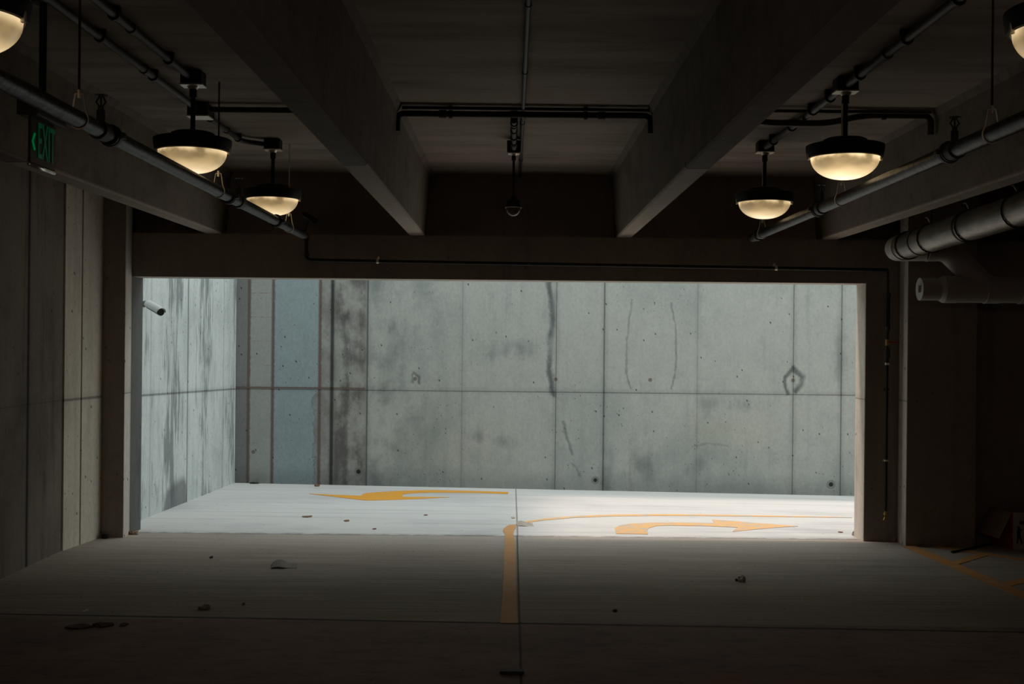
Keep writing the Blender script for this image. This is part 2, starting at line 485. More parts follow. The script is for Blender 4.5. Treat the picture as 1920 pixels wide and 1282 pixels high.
def ramp_floor():
    m = Mat('pale_broomed_ramp_concrete')
    br = m.noise((1, 1, 1), 3, 0.65, vec=m.vec(m.x*24 + m.y*22, m.y*0.8 - m.x*0.8, 0.0))
    arc = m.noise((0.35, 7.0, 1), 4, 0.6, 4.0)
    bl = m.noise((0.45, 0.6, 1), 5, 0.6, 6.0); gr = m.noise((50, 60, 1), 2, 0.6, 2.0); md = m.noise((6, 8, 1), 5, 0.7, 15.0)
    c = m.mix((0.66, 0.635, 0.605), (0.47, 0.46, 0.445), (arc.step(0.48, 0.70)*0.55 + bl.step(0.46, 0.68)*0.5).clip())
    # tyre polish: two curving darker bands
    rx, ry = m.x - 1.6, m.y - 9.2
    rad = (rx*rx + ry*ry).pow(0.5)
    c = m.mix(c, (0.42, 0.41, 0.40), ((rad - 2.35).abs().step(0.28, 0.05)*0.45 + (rad - 3.9).abs().step(0.3, 0.05)*0.25)*bl.step(0.35, 0.6))
    val = br*0.16 + gr*0.14 + 0.85
    d, r = m.voro((7, 7, 7), 8.0)
    val = val*(1.0 - d.step(0.09, 0.04)*r.step(0.78, 0.86)*0.65)
    wob = (md-0.5)*0.012
    val = val*(1.0 - (m.x - 0.066 + wob*0.4).abs().step(0.011, 0.003)*0.6)
    val = val*(1.0 - (m.y - 13.05 + wob).abs().step(0.02, 0.005)*m.x.step(-1.6, -2.6)*0.3)
    val = val*(1.0 - (m.y - 10.50 + wob*2.0).step(0.14, 0.0)*(md.step(0.35, 0.60)*0.55))
    return m.out(m.scale(c, val), 0.85, br*0.5 + gr*0.3, 0.003)
M_ramp = ramp_floor()
def paint(name, col, wear, edge=0.5):
    m = Mat(name)
    a = m.noise((7, 10, 7), 6, 0.72, 3.0); b = m.noise((60, 60, 60), 2, 0.6, 1.0)
    c = m.mix(col, (0.50, 0.47, 0.42), a.step(edge, edge+0.16)*wear)
    return m.out(m.scale(c, b*0.2 + 0.9), 0.75)
M_paint = paint('orange_road_paint', (0.80, 0.36, 0.035), 0.25, 0.52)
M_paint_worn = paint('worn_orange_road_paint', (0.80, 0.46, 0.18), 1.0, 0.46)
M_paint_line = paint('faded_orange_line_paint', (0.62, 0.31, 0.11), 0.35, 0.50)
M_paint_dark = paint('dusty_orange_line_paint', (0.60, 0.27, 0.07), 0.35, 0.50)

M_black = simple('black_painted_metal', (0.018, 0.017, 0.016), 0.55, 0.0)
M_iron = simple('blackened_steel_pipe', (0.016, 0.015, 0.015), 0.42, 0.05, 0.8, 10, 0.008)
M_conduit = simple('dull_galvanised_conduit', (0.065, 0.058, 0.052), 0.55, 0.3, 0.25, 30)
M_conduit_dark = simple('dark_painted_conduit', (0.055, 0.05, 0.045), 0.6, 0.2)
M_zinc = simple('zinc_plated_steel', (0.80, 0.74, 0.62), 0.4, 0.6)
M_pvc = simple('dusty_grey_plastic_pipe', (0.42, 0.39, 0.35), 0.55, 0.0, 0.10, 12)
M_pvc_edge = simple('pale_plastic_rim', (0.44, 0.42, 0.38), 0.5, 0.0)
M_red = simple('red_painted_lever', (0.35, 0.03, 0.02), 0.5)
M_brass = simple('tarnished_brass', (0.45, 0.30, 0.12), 0.35, 0.8)
M_white = simple('white_painted_metal', (0.74, 0.76, 0.75), 0.4, 0.0, 0.05)
M_grey_plastic = simple('grey_camera_housing', (0.14, 0.17, 0.165), 0.5)
M_card = simple('brown_cardboard', (0.22, 0.15, 0.10), 0.9)
M_card_white = simple('grubby_white_printed_cardboard', (0.42, 0.36, 0.32), 0.9, 0, 0.12, 10)
M_card_red = simple('red_printed_cardboard', (0.30, 0.035, 0.04), 0.85)
M_ink = simple('black_print', (0.015, 0.015, 0.015), 0.8)
M_ink_red = simple('red_print', (0.28, 0.05, 0.045), 0.8)
M_paper = simple('weathered_grey_paper', (0.26, 0.23, 0.19), 0.9, 0, 0.3, 30, 0.002)
M_leaf = simple('dry_brown_leaf', (0.20, 0.11, 0.06), 0.85, 0, 0.4, 40)
M_leaf_pale = simple('pale_leaf', (0.55, 0.42, 0.33), 0.8, 0, 0.3, 40)  # pale leaf colour, also painting bright glints into the corner leaf heaps
M_leaf_dark = simple('dark_damp_leaf', (0.075, 0.050, 0.038), 0.85, 0, 0.4, 40)
M_stone = simple('pale_crumbled_concrete', (0.42, 0.38, 0.32), 0.9, 0, 0.3, 40, 0.003)
def spiral_duct():
    m = Mat('dull_wrapped_duct_metal')
    a = m.noise((9, 3, 9), 4, 0.6, 2.0); b = m.noise((40, 14, 40), 3, 0.7, 5.0)
    c = m.mix((0.30, 0.275, 0.235), (0.20, 0.18, 0.155), a.step(0.4, 0.65))
    return m.out(m.scale(c, b*0.3+0.85), 0.40, b, 0.004, 0.45)
M_duct = spiral_duct()
def lamp_glass():
    m = Mat('ribbed_frosted_lamp_glass')
    # the light source sits high in the bowl: its glow is what the bowl gives off
    a = m.noise((6, 6, 10), 3, 0.5, 1.0)
    rr = (m.x*m.x + m.y*m.y).pow(0.5)
    glow = rr.step(0.20, 0.03)
    hot = m.z.step(-0.050, -0.008)*a.step(0.38, 0.55)
    dim = rr.step(0.12, 0.19)*0.25
    c = m.mix((0.88, 0.60, 0.27), (1.0, 0.80, 0.52), (glow*0.8 + hot*0.5).clip())
    oi = m.t.nodes.new('ShaderNodeObjectInfo'); so = m.t.nodes.new('ShaderNodeSeparateColor')
    m.t.links.new(oi.outputs['Color'], so.inputs[0])      # each bulb has its own strength
    st = (glow*0.48 + hot*0.55 + a*0.60 + 0.24 - dim)*N(m.t, so.outputs[0])
    m.t.links.new(c, m.b.inputs['Emission Color'])
    m.t.links.new(st.s, m.b.inputs['Emission Strength'])
    return m.out((0.55, 0.52, 0.46), 0.25)
M_glass = lamp_glass()
def emit(name, col, s):
    m = Mat(name)
    m.b.inputs['Emission Color'].default_value = (*col, 1)
    m.b.inputs['Emission Strength'].default_value = s
    return m.out(col, 0.5)
M_green = emit('lit_green_letter', (0.0, 0.42, 0.20), 0.020)
def clear(name, col, rough, alpha):
    m = Mat(name)
    m.b.inputs['Transmission Weight'].default_value = 1.0
    m.b.inputs['IOR'].default_value = 1.2
    return m.out(col, rough)
M_acrylic = clear('clear_acrylic', (0.75, 0.85, 0.78), 0.05, 0.3)
M_smoke = simple('smoked_dome_plastic', (0.12, 0.11, 0.10), 0.12)

# ------------------------------------------------------------------ the setting
Z_CEIL = 3.18            # underside of the slab
Z_STEM = 2.615           # underside of the tee stems
Y_F, Y_B = 10.40, 10.70  # inner and outer face of the doorway wall
XL, XR = -3.30, 3.07     # sides of the opening
Z_OP = 2.238             # head of the opening
Z_LEDGE = 2.615

bm = bmesh.new()
NX = 30
box(bm, -3.75, 14.0, -10.0, 10.495, -0.3, 0.0)
structure('floor', bm, M_floor)
# ramp outside: one warped slab
bm = bmesh.new()
xs = [-3.6 + i*(13.0/26) for i in range(27)]
ys = [10.495 + j*(4.9/16) for j in range(17)]
top = [[bm.verts.new((x, y, floor_z(x, y))) for x in xs] for y in ys]
for j in range(16):
    for i in range(26):
        bm.faces.new((top[j][i], top[j][i+1], top[j+1][i+1], top[j+1][i]))
res = bmesh.ops.extrude_face_region(bm, geom=bm.faces[:])
for v in [g for g in res['geom'] if isinstance(g, bmesh.types.BMVert)]: v.co.z = -0.6
structure('floor_ramp', bm, M_ramp)

bm = bmesh.new()
box(bm, -3.9, 14.0, -10.0, 10.60, Z_CEIL, Z_CEIL+0.25)
structure('ceiling', bm, M_soffit)

# doorway wall: jambs and header with a bearing ledge in front, upper wall set back
bm = bmesh.new()
box(bm, -3.75, XL, Y_F, Y_B, -0.3, Z_LEDGE)                      # left jamb
box(bm, XR, 14.0, Y_F, Y_B, -0.3, Z_LEDGE)                       # right of the opening
box(bm, XL, XR, Y_F, Y_B, Z_OP, Z_LEDGE)                         # header
bmesh.ops.remove_doubles(bm, verts=bm.verts[:], dist=0.0005)
wall = structure('wall_back', bm, [M_front, M_jamb, M_soffit, M_jamb_dark])
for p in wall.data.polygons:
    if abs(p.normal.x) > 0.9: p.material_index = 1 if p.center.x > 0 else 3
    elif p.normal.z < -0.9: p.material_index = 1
bm = bmesh.new()
box(bm, -4.3, 14.0, 10.60, 10.70, Z_LEDGE, 4.6)
box(bm, -4.3, -3.48, 10.405, 10.60, Z_LEDGE, Z_CEIL)
structure('wall_upper', bm, M_front)
# seams and rims on the inner face
bm = bmesh.new()
box(bm, -3.497, XL, 10.22, Y_F, -0.2, Z_CEIL-0.002, 0.006)
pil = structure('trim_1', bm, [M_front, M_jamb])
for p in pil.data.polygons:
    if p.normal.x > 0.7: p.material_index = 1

# interior left wall in three steps
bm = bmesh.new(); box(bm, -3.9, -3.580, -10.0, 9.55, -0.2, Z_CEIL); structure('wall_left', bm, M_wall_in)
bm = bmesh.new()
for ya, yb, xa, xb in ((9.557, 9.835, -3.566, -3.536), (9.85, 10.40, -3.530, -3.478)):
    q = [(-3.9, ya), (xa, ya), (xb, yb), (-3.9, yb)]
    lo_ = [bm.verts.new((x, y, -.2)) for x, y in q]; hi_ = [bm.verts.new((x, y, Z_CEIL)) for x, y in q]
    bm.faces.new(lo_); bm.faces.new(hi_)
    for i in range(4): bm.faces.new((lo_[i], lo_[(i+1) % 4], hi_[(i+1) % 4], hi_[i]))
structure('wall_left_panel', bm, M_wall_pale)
bm = bmesh.new(); box(bm, 13.8, 14.0, -10.0, 10.4, -0.2, Z_CEIL); structure('wall_right', bm, M_front)
bm = bmesh.new(); box(bm, -3.9, 14.0, -10.2, -10.0, -0.2, Z_CEIL); structure('wall_near', bm, M_front)

# exterior retaining walls
bm = bmesh.new(); box(bm, -3.9, -3.50, 10.70, 15.2, -0.6, 6.0); structure('wall_ramp_left', bm, M_left_out)
bm = bmesh.new(); box(bm, -4.3, 9.4, 15.2, 15.6, -0.8, 6.0); structure('wall_ramp_back', bm, M_back)

# ceiling stems of the double tees
def joist(xc, label, w_bot=0.135, w_top=0.20):
    bm = bmesh.new()
    y0, y1 = -9.9, Y_F + 0.198
    xs_ = [(-w_bot/2+0.01, Z_STEM+0.0), (w_bot/2-0.01, Z_STEM+0.0), (w_bot/2, Z_STEM+0.01), (w_top/2, Z_CEIL-0.04),
           (w_top/2+0.03, Z_CEIL), (-w_top/2-0.03, Z_CEIL), (-w_top/2, Z_CEIL-0.04), (-w_bot/2, Z_STEM+0.01)]
    a = [bm.verts.new((x, y0, z)) for x, z in xs_]; b = [bm.verts.new((x, y1, z)) for x, z in xs_]
    n = len(xs_)
    for i in range(n): bm.faces.new((a[i], a[(i+1) % n], b[(i+1) % n], b[i]))
    bm.faces.new(a); bm.faces.new(b)
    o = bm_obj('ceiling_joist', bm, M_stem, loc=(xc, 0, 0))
    return tag(o, label, 'beam', 'concrete ceiling stems running to the doorway wall')
joist(-2.60, 'concrete ceiling stem at far left, above the exit sign')
joist(-0.835, 'concrete ceiling stem just left of the middle ceiling bay with the dome camera')
joist(0.965, 'concrete ceiling stem just right of the middle ceiling bay with the dome camera')
joist(2.75, 'concrete ceiling stem at right, beside the fat grey duct')
joist(4.54, 'concrete ceiling stem beyond the right edge of the picture')
# the far rib between the last tees
# concrete pier right of the doorway
bm = bmesh.new()
box(bm, 3.355, 3.95, 10.17, Y_F, -0.2, Z_CEIL-0.002, 0.012)
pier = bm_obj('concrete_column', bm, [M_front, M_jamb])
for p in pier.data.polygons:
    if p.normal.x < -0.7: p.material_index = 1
tag(pier, 'wide dark concrete column standing right of the doorway beside the cardboard box', 'column')

# ------------------------------------------------------------------ floor markings
def marking(name, pts, mat, label, cat='road marking', th=0.004, group=None):
    """flat painted shape following the floor; pts are floor points"""
    bm = bmesh.new()
    vs = [bm.verts.new((p[0], p[1], floor_z(p[0], p[1]) + th)) for p in pts]
    from mathutils.geometry import tessellate_polygon
    for t in tessellate_polygon([[Vector((p[0], p[1], 0)) for p in pts]]): bm.faces.new([vs[i] for i in t])
    for k in range(3):
        es = [e for e in bm.edges if e.calc_length() > 0.35]
        if es: bmesh.ops.subdivide_edges(bm, edges=es, cuts=1); bmesh.ops.triangulate(bm, faces=bm.faces[:])
    for v in bm.verts: v.co.z = floor_z(v.co.x, v.co.y) + th
    bm.normal_update()
    for f in bm.faces:
        if f.normal.z < 0: f.normal_flip()
    res = bmesh.ops.extrude_face_region(bm, geom=bm.faces[:])
    for v in [g for g in res['geom'] if isinstance(g, bmesh.types.BMVert)]: v.co.z -= 0.003
    o = bm_obj(name, bm, mat)
    return tag(o, label, cat, group)
def crop7(pts): return [at_floor(520 + a/3, 860 + b/3) for a, b in pts]
def crop8(pts): return [at_floor(1100 + a/3, 860 + b/3) for a, b in pts]
marking('painted_arrow', crop7([(1300, 188), (1100, 182), (870, 177), (700, 181), (590, 187), (505, 193), (480, 200), (472, 209), (180, 198),
                                (330, 215), (470, 232), (512, 235), (735, 229), (970, 217), (820, 215), (705, 215), (705, 201), (760, 194), (870, 190), (1100, 192), (1298, 198)]),
        M_paint, 'bright orange arrow curving left, painted on the ramp below the stained wall', 'arrow')
marking('painted_arrow', crop8([(345, 425), (165, 422), (158, 390), (190, 374), (250, 366), (350, 361), (450, 359), (565, 360), (720, 363), (705, 343), (740, 345), (850, 353), (950, 362),
                                (1190, 380), (1060, 388), (950, 398), (820, 410), (850, 387), (700, 380), (600, 378), (450, 376), (390, 379), (350, 390), (340, 402)]),
        M_paint_worn, 'worn pale orange arrow curving right, painted on the ramp near the doorway', 'arrow')
arc = [(-0.04, 10.75), (-0.035, 11.05), (0.0, 11.30), (0.09, 11.47)]
inner = [(0.045, 10.75), (0.048, 10.95), (0.052, 11.15), (0.058, 11.3)]
marking('painted_line', [(-0.055, 7.24), (0.052, 7.24), (0.046, 8.2), (0.045, 9.4), (0.038, 10.2), (0.028, 10.62), (0.035, 10.9), (0.055, 11.1), (0.055, 11.33), (0.0, 11.31),
                         (-0.03, 11.22), (-0.062, 11.0), (-0.066, 10.85), (-0.045, 10.6), (-0.04, 10.2), (-0.048, 9.6), (-0.045, 8.8), (-0.048, 8.0)],
        M_paint_line, 'long straight orange line painted along the middle floor joint', 'road marking')
up, lo = [], []
for px, py, t in ((985, 979, 2.4), (1020, 974, 3), (1080, 969, 3), (1150, 966.5, 3), (1230, 965.5, 3), (1320, 966, 2.6), (1420, 967.5, 2.2), (1520, 969, 1.8), (1598, 970.5, 1.4)):
    up.append(at_floor(px, py - t/2)); lo.append(at_floor(px, py + t/2))
marking('painted_line', up + lo[::-1], M_paint_worn, 'thin pale orange curve sweeping right across the ramp behind the worn arrow', 'road marking')
def bandpts(a, b, w0, w1):
    a, b = Vector(a), Vector(b)
    n = Vector((-(b-a).y, (b-a).x)).normalized()
    return [a+n*w0/2, b+n*w1/2, b-n*w1/2, a-n*w0/2]
isl = thing('striped_island', (3.6, 9.2, 0), 'orange hatched lines painted on the floor at the foot of the right column', 'road marking')
for nm, a, b, w in (('edge_line', (3.38, 10.16), (3.54, 7.9), 0.115), ('edge_line', (3.62, 10.15), (4.9, 8.6), 0.09), ('hatch_line', (3.46, 9.36), (3.88, 9.80), 0.085),
                    ('hatch_line', (3.53, 8.55), (4.35, 9.2), 0.10), ('hatch_line', (3.57, 7.9), (4.7, 8.7), 0.10)):
    o = marking(nm, bandpts(a, b, w, w), M_paint_dark, None, None)
    o.parent = isl; o.matrix_parent_inverse = Matrix.Translation(isl.location).inverted()
    o.location.z = 0.0004 if nm == 'hatch_line' else 0

# ------------------------------------------------------------------ pendant lamps
Z_BOX = 3.10
def build_lamp():
    root = thing('pendant_lamp', (0, 0, 0), '', 'lamp')
    bm = bmesh.new()
    lathe(bm, [(0, .098), (.10, .098), (.118, .090), (.124, .072), (.126, .066), (.206, .060), (.2125, .056), (.213, .050), (.211, .026), (.203, -.010), (.192, -.013),
               (.190, .000), (.186, .004), (.0, .004)], 56)
    smooth_by_angle(bm_obj('housing', bm, M_black, root), 30)
    bm = bmesh.new()
    pr = [(.188, .000), (.186, -.010)]
    for i in range(1, 15):
        a = i/14*math.pi/2
        pr.append((.186*math.cos(a)**0.92 if i < 14 else 0, -.010 - .120*math.sin(a)))
    lathe(bm, pr, 56)
    bm_obj('glass_bowl', bm, M_glass, root, smooth=True)
    bm = bmesh.new(); cyl(bm, (0, 0, .095), (0, 0, .345), .0135); cyl(bm, (0, 0, .29), (0, 0, .335), .020)
    smooth_by_angle(bm_obj('stem', bm, M_black, root))
    bm = bmesh.new(); box(bm, -.058, .058, -.058, .058, .360, .432, .006)
    bm_obj('junction_box', bm, M_black, root)
    bm = bmesh.new(); box(bm, -.064, .064, -.052, .052, .351, .3595, .002); lathe(bm, [(0, .335), (.022, .335), (.034, .351), (0, .351)], 16)
    bm_obj('cover_plate', bm, M_zinc, root)
    for s in (-1, 1):
        bm = bmesh.new(); box(bm, s*.200-.008, s*.200+.008, -.008, .008, -.024, .016, .003)
        bm_obj('clip', bm, M_zinc, root)
    return root
RIM = 2.787
proto = build_lamp()
lamps = [(-1.78, 6.64, 'glowing pendant lamp over the dark pipe, left pair, the larger and nearer one'),
         (-1.78, 8.86, 'glowing pendant lamp over the dark pipe, left pair, the smaller and farther one'),
         (1.835, 6.64, 'glowing pendant lamp beside the right ceiling stem, the brighter and larger of the right pair'),
         (1.835, 8.76, 'glowing pendant lamp beside the right ceiling stem, the smaller and farther of the right pair'),
         (-1.80, 3.90, 'glowing pendant lamp cut off by the left edge of the picture'),
         (1.825, 3.92, 'glowing pendant lamp cut off by the right edge of the picture')]
for i, (x, y, lab) in enumerate(lamps):
    o = proto if i == 0 else copy_tree(proto)
    o.location = (x, y, RIM - .04)
    tag(o, lab, 'lamp', 'domed pendant lamps')
    k = (1.12, 1.12, 1.6, 1.1, 0.95, 0.9)[i]
    for ch in bpy.data.objects:
        if ch.parent == o and ch.name.startswith('glass_bowl'): ch.color = (k, k, k, 1)
# unseen lamp copies added behind the lens to warm the dark foreground
for x, y, side in ((-1.79, 0.6, 'left'), (1.83, 0.6, 'right'), (-1.79, -3.2, 'left'), (1.83, -3.2, 'right')):
    o = copy_tree(proto)
    o.location = (x, y, RIM - .04)
    tag(o, 'unseen fill lamp added behind the viewpoint, %s bay, %s row' % (side, 'nearer' if y > 0 else 'farther'), 'lamp', 'domed pendant lamps')
    ld = bpy.data.lights.new('rear_fill', 'POINT'); ld.energy = 9; ld.color = (1.0, 0.75, 0.66); ld.shadow_soft_size = 0.12  # added point light hung under the bowl as warm fill
    lo = bpy.data.objects.new('rear_fill', ld); COL.objects.link(lo); lo.parent = o; lo.location = (0, 0, -0.29)

# small dome camera hanging in the middle bay
cy = 8.72
r = thing('dome_camera', (0.0, cy, 2.66), 'small black dome camera hanging on a rod in the middle ceiling bay', 'camera')
cx = 0.0
bm = bmesh.new(); lathe(bm, [(0, .10), (.022, .10), (.024, .072), (.055, .068), (.058, .02), (.058, .012), (.0, .012)], 32)
smooth_by_angle(bm_obj('housing', bm, M_black, r), 35)
bm = bmesh.new()
lathe(bm, [(.053, .012)] + [(.053*math.cos(i/8*math.pi/2) if i < 8 else 0, .008 - .053*math.sin(i/8*math.pi/2)) for i in range(9)], 32)
bm_obj('dome', bm, M_smoke, r, smooth=True)
bm = bmesh.new(); ring(bm, (0, 0, .016), (0, 0, 1), .060, .050, .006, 32); bm_obj('trim_ring', bm, M_zinc, r)
bm = bmesh.new(); cyl(bm, (0, 0, .095), (0, 0, .40), .009); cyl(bm, (0, 0, .36), (0, 0, .395), .016); bm_obj('rod', bm, M_conduit_dark, r, smooth=False)
bm = bmesh.new(); box(bm, -.05, .05, -.05, .05, .415, .50, .005); bm_obj('junction_box', bm, M_conduit_dark, r)
bm = bmesh.new(); box(bm, -.042, .042, -.042, .042, .406, .4145, .002); lathe(bm, [(0, .395), (.018, .395), (.028, .406), (0, .406)], 16); bm_obj('cover_plate', bm, M_zinc, r)

# ------------------------------------------------------------------ conduits
def conduit(name, pts, rad, mat, label, couplings=(), straps=(), bend=0.09, cat='conduit', group=None):
    root = thing(name, pts[0], label, cat, group)
    o0 = Vector(pts[0])
    bm = bmesh.new(); tube(bm, [p - o0 for p in fillet(pts, bend)], rad, 14)
    smooth_by_angle(bm_obj('pipe', bm, mat, root))
    for p, d in couplings:
        bm = bmesh.new(); ring(bm, Vector(p)-o0, d, rad*1.32, rad*0.98, 0.045, 16)
        smooth_by_angle(bm_obj('coupling', bm, mat, root))
    for p, d in straps:
        bm = bmesh.new(); ring(bm, Vector(p)-o0, d, rad*1.45, rad*0.98, 0.022, 16)
        q = Vector(p)-o0; s = Vector(d).cross(Vector((0, 0, 1))).normalized()
        h = Z_CEIL - Vector(p).z
        dd = Vector(d).normalized()
        w = 0.012
        c = [q + s*(a*rad*1.35) + dd*(b*w) for a in (-1, 1) for b in (-1, 1)]
        vs = [bm.verts.new(v + Vector((0, 0, k))) for v in c for k in (0, h)]
        for f in ((0, 1, 3, 2), (4, 6, 7, 5), (0, 4, 5, 1), (2, 3, 7, 6), (1, 5, 7, 3)): bm.faces.new([vs[i] for i in f])
        bm_obj('strap', bm, M_black, root)
    return root
ZC = 3.145
Yd = Vector((0, 1, 0)); Xd = Vector((1, 0, 0))
Y_X = 7.55            # cross runs
cl = [2.6, 3.7, 4.55, 4.9, 5.6, 6.3, 7.0]
conduit('ceiling_conduit', [(-1.99, -4, ZC), (-1.99, Y_X-0.07, ZC)], .020, M_conduit,
        'long thin conduit on the left ceiling bay ending at the flat junction box', [((-1.99, y, ZC), Yd) for y in (4.55, 5.05, 6.45)], [((-1.99, y, ZC), Yd) for y in (2.9, 4.62, 5.0, 5.75, 6.6)])
conduit('ceiling_conduit', [(-1.79, -4, ZC), (-1.79, 6.58, ZC)], .020, M_conduit,
        'thin conduit on the left ceiling bay running to the nearer left lamp', [((-1.79, y, ZC), Yd) for y in (3.9, 5.6)], [((-1.79, y, ZC), Yd) for y in (3.8, 4.55, 5.35, 6.2)])
conduit('ceiling_conduit', [(-1.99, Y_X+0.07, ZC), (-1.985, 8.75, ZC), (-1.85, 8.86, ZC)], .018, M_conduit,
        'short bent conduit between the flat junction box and the farther left lamp', [((-1.988, 8.3, ZC), Yd)], [((-1.99, 7.85, ZC), Yd), ((-1.985, 8.62, ZC), Yd)], 0.12)
conduit('ceiling_conduit', [(-1.91, Y_X, ZC), (-0.95, Y_X, ZC)], .018, M_conduit_dark,
        'dark cross conduit from the flat junction box to the left ceiling stem', [], [((-1.35, Y_X, ZC), Xd)])
jb = thing('junction_box', (-1.98, Y_X, 3.125), 'flat dark junction box where the left ceiling conduits meet', 'junction box')
bm = bmesh.new(); box(bm, -.065, .065, -.065, .065, -.025, .05, .005); bm_obj('box_body', bm, M_conduit_dark, jb)
bm = bmesh.new(); box(bm, -.07, .07, -.07, .07, -.034, -.0255, .002); bm_obj('cover_plate', bm, M_zinc, jb)
# the cross run of the middle bay: two pipes side by side, turned down onto the stems
conduit('ceiling_conduit', [(-.737, Y_X, 3.02), (-.737, Y_X, 3.132), (.862, Y_X, 3.132), (.862, Y_X, 3.02)], .020, M_conduit_dark,
        'dark double bent cross conduit spanning the middle ceiling bay', [((-.45, Y_X, 3.132), Xd), ((.55, Y_X, 3.132), Xd)], [((-.40, Y_X, 3.132), Xd), ((.45, Y_X, 3.132), Xd)], .07)
conduit('ceiling_conduit', [(-.70, Y_X-.075, 3.155), (.845, Y_X-.06, 3.155)], .011, M_conduit,
        'slim pale conduit lying beside the dark cross conduit in the middle bay', [], [], .07)
conduit('ceiling_conduit', [(0.056, -4, 3.160), (0.056, 10.595, 3.160)], .012, M_black,
        'thin dark conduit running lengthwise along the middle ceiling joint', [((0.056, y, 3.16), Yd) for y in (5.2, 6.5, 8.0, 9.6)], [])
conduit('ceiling_conduit', [(0.0, Y_X+.04, 3.10), (0.0, 8.66, 3.10)], .017, M_conduit,
        'short conduit stub feeding the small dome camera', [((0.0, y, 3.10), Yd) for y in (7.78, 8.5)], [((0.0, y, 3.10), Yd) for y in (7.68, 7.95, 8.2, 8.42)])
conduit('ceiling_conduit', [(1.83, -4, ZC-.01), (1.83, 8.72, ZC-.01)], .022, M_conduit,
        'long conduit over both right lamps', [((1.83, y, ZC-.01), Yd) for y in (4.2, 5.9)], [((1.83, y, ZC-.01), Yd) for y in (4.95, 5.6, 6.35, 6.95, 7.35, 7.9, 8.45)])
conduit('ceiling_conduit', [(1.07, Y_X, 3.15), (1.35, Y_X, 3.15), (1.58, Y_X, 3.095), (1.98, Y_X, 3.095), (2.20, Y_X, 3.15), (2.625, Y_X, 3.15), (2.625, Y_X, 3.03)], .020, M_conduit_dark,
        'dark cross conduit humping under the long conduit in the right bay', [], [((2.33, Y_X, 3.15), Xd)], .10)
conduit('ceiling_conduit', [(1.07, Y_X-.07, 3.158), (2.60, Y_X-.07, 3.158)], .010, M_conduit,
        'slim pale conduit beside the humped cross conduit in the right bay', [], [], .05)

# ------------------------------------------------------------------ sprinkler mains
def main_pipe(name, p0, p1, rad, label, joints, heads, mat=M_iron):
    p0, p1 = Vector(p0), Vector(p1)
    root = thing(name, p1, label, 'pipe')
    d = (p1-p0).normalized()
    bm = bmesh.new(); cyl(bm, p0-p1, Vector((0, 0, 0)), rad, n=28)
    smooth_by_angle(bm_obj('pipe', bm, mat, root))
    def P(y): return p0 + (p1-p0)*((y-p0.y)/(p1.y-p0.y)) - p1
    for y in joints:
        bm = bmesh.new()
        ring(bm, P(y), d, rad*1.32, rad*.98, .055, 26); ring(bm, P(y), d, rad*1.42, rad*.98, .018, 26)
        for s in (-1, 1): box(bm, P(y).x+s*rad*1.5-.012, P(y).x+s*rad*1.5+.012, P(y).y-.02, P(y).y+.02, P(y).z-.012, P(y).z+.012, .003)
        smooth_by_angle(bm_obj('coupling', bm, M_black, root))
    for y, k in heads:
        bm = bmesh.new(); q = P(y)
        ring(bm, q, d, rad*1.22, rad*.98, .075, 26)
        cyl(bm, q+Vector((0, 0, rad*.9)), q+Vector((0, 0, rad+.05)), .014*k)
        cyl(bm, q+Vector((0, 0, rad+.05)), q+Vector((0, 0, rad+.07)), .010*k)
        for s in (-1, 1): tube(bm, [q+Vector((s*.006, 0, rad+.066)), q+Vector((s*.020, 0, rad+.085)), q+Vector((s*.004, 0, rad+.112))], .0032*k, 8)
        cyl(bm, q+Vector((0, 0, rad+.066)), q+Vector((0, 0, rad+.105)), .004)
        lathe(bm, [(0, rad+.112), (.026, rad+.110), (.026, rad+.114), (0, rad+.118)], 18, Matrix.Translation(q))
        bm_obj('sprinkler_head', bm, M_conduit_dark, root)
    return root
LX, LZ = -1.700, 2.552
main_pipe('sprinkler_pipe', (LX, -4, LZ), (LX, 9.67, LZ), .0335, 'dark sprinkler pipe hanging below the two left lamps', [5.05, 7.15, 8.6], [(4.93, 1.25), (7.42, .9)])
RX, RZ = 1.985, 2.583
main_pipe('sprinkler_pipe', (RX, -4, RZ), (RX, 9.92, RZ), .036, 'dark sprinkler pipe hanging right of the two right lamps', [5.46, 7.8], [(5.40, 1.2), (7.72, 1), (9.70, 1)])
def hanger(x, y, z, rad, label, top=Z_CEIL):
    root = thing('pipe_hanger', (x, y, top), label, 'pipe hanger', 'threaded rod hangers carrying the sprinkler pipes')
    dz = z - top
    bm = bmesh.new(); cyl(bm, (0, 0, 0), (0, 0, dz + rad + .055), .0048, n=10); bm_obj('rod', bm, M_zinc if y > 7 else M_conduit_dark, root)
    bm = bmesh.new()
    pts = [Vector((0, 0, dz+rad+.070)), Vector((-.016, 0, dz+rad+.066)), Vector((-rad*.75, 0, dz+rad*.75+.01))]
    for i in range(0, 13):
        a = math.radians(150 + i*20)
        pts.append(Vector(((rad+.003)*math.cos(a), 0, dz + (rad+.003)*math.sin(a))))
    pts += [Vector((rad*.75, 0, dz+rad*.75+.01)), Vector((.016, 0, dz+rad+.066)), Vector((0, 0, dz+rad+.070))]
    tube(bm, pts, .0032, 8)
    bm_obj('clevis', bm, M_zinc, root, smooth=True)
    bm = bmesh.new(); cyl(bm, (0, 0, dz+rad+.050), (0, 0, dz+rad+.082), .008, n=6); bm_obj('nut', bm, M_zinc, root)
hanger(LX, 4.68, LZ, .034, 'thin dark rod hanger left of the exit sign pole, holding the left sprinkler pipe')
hanger(LX, 6.90, LZ, .034, 'rod hanger behind the nearer left lamp, lit by its bowl')
hanger(LX, 9.08, LZ, .034, 'rod hanger behind the farther left lamp')
hanger(RX, 4.98, RZ, .036, 'thin dark rod hanger near the upper right corner')
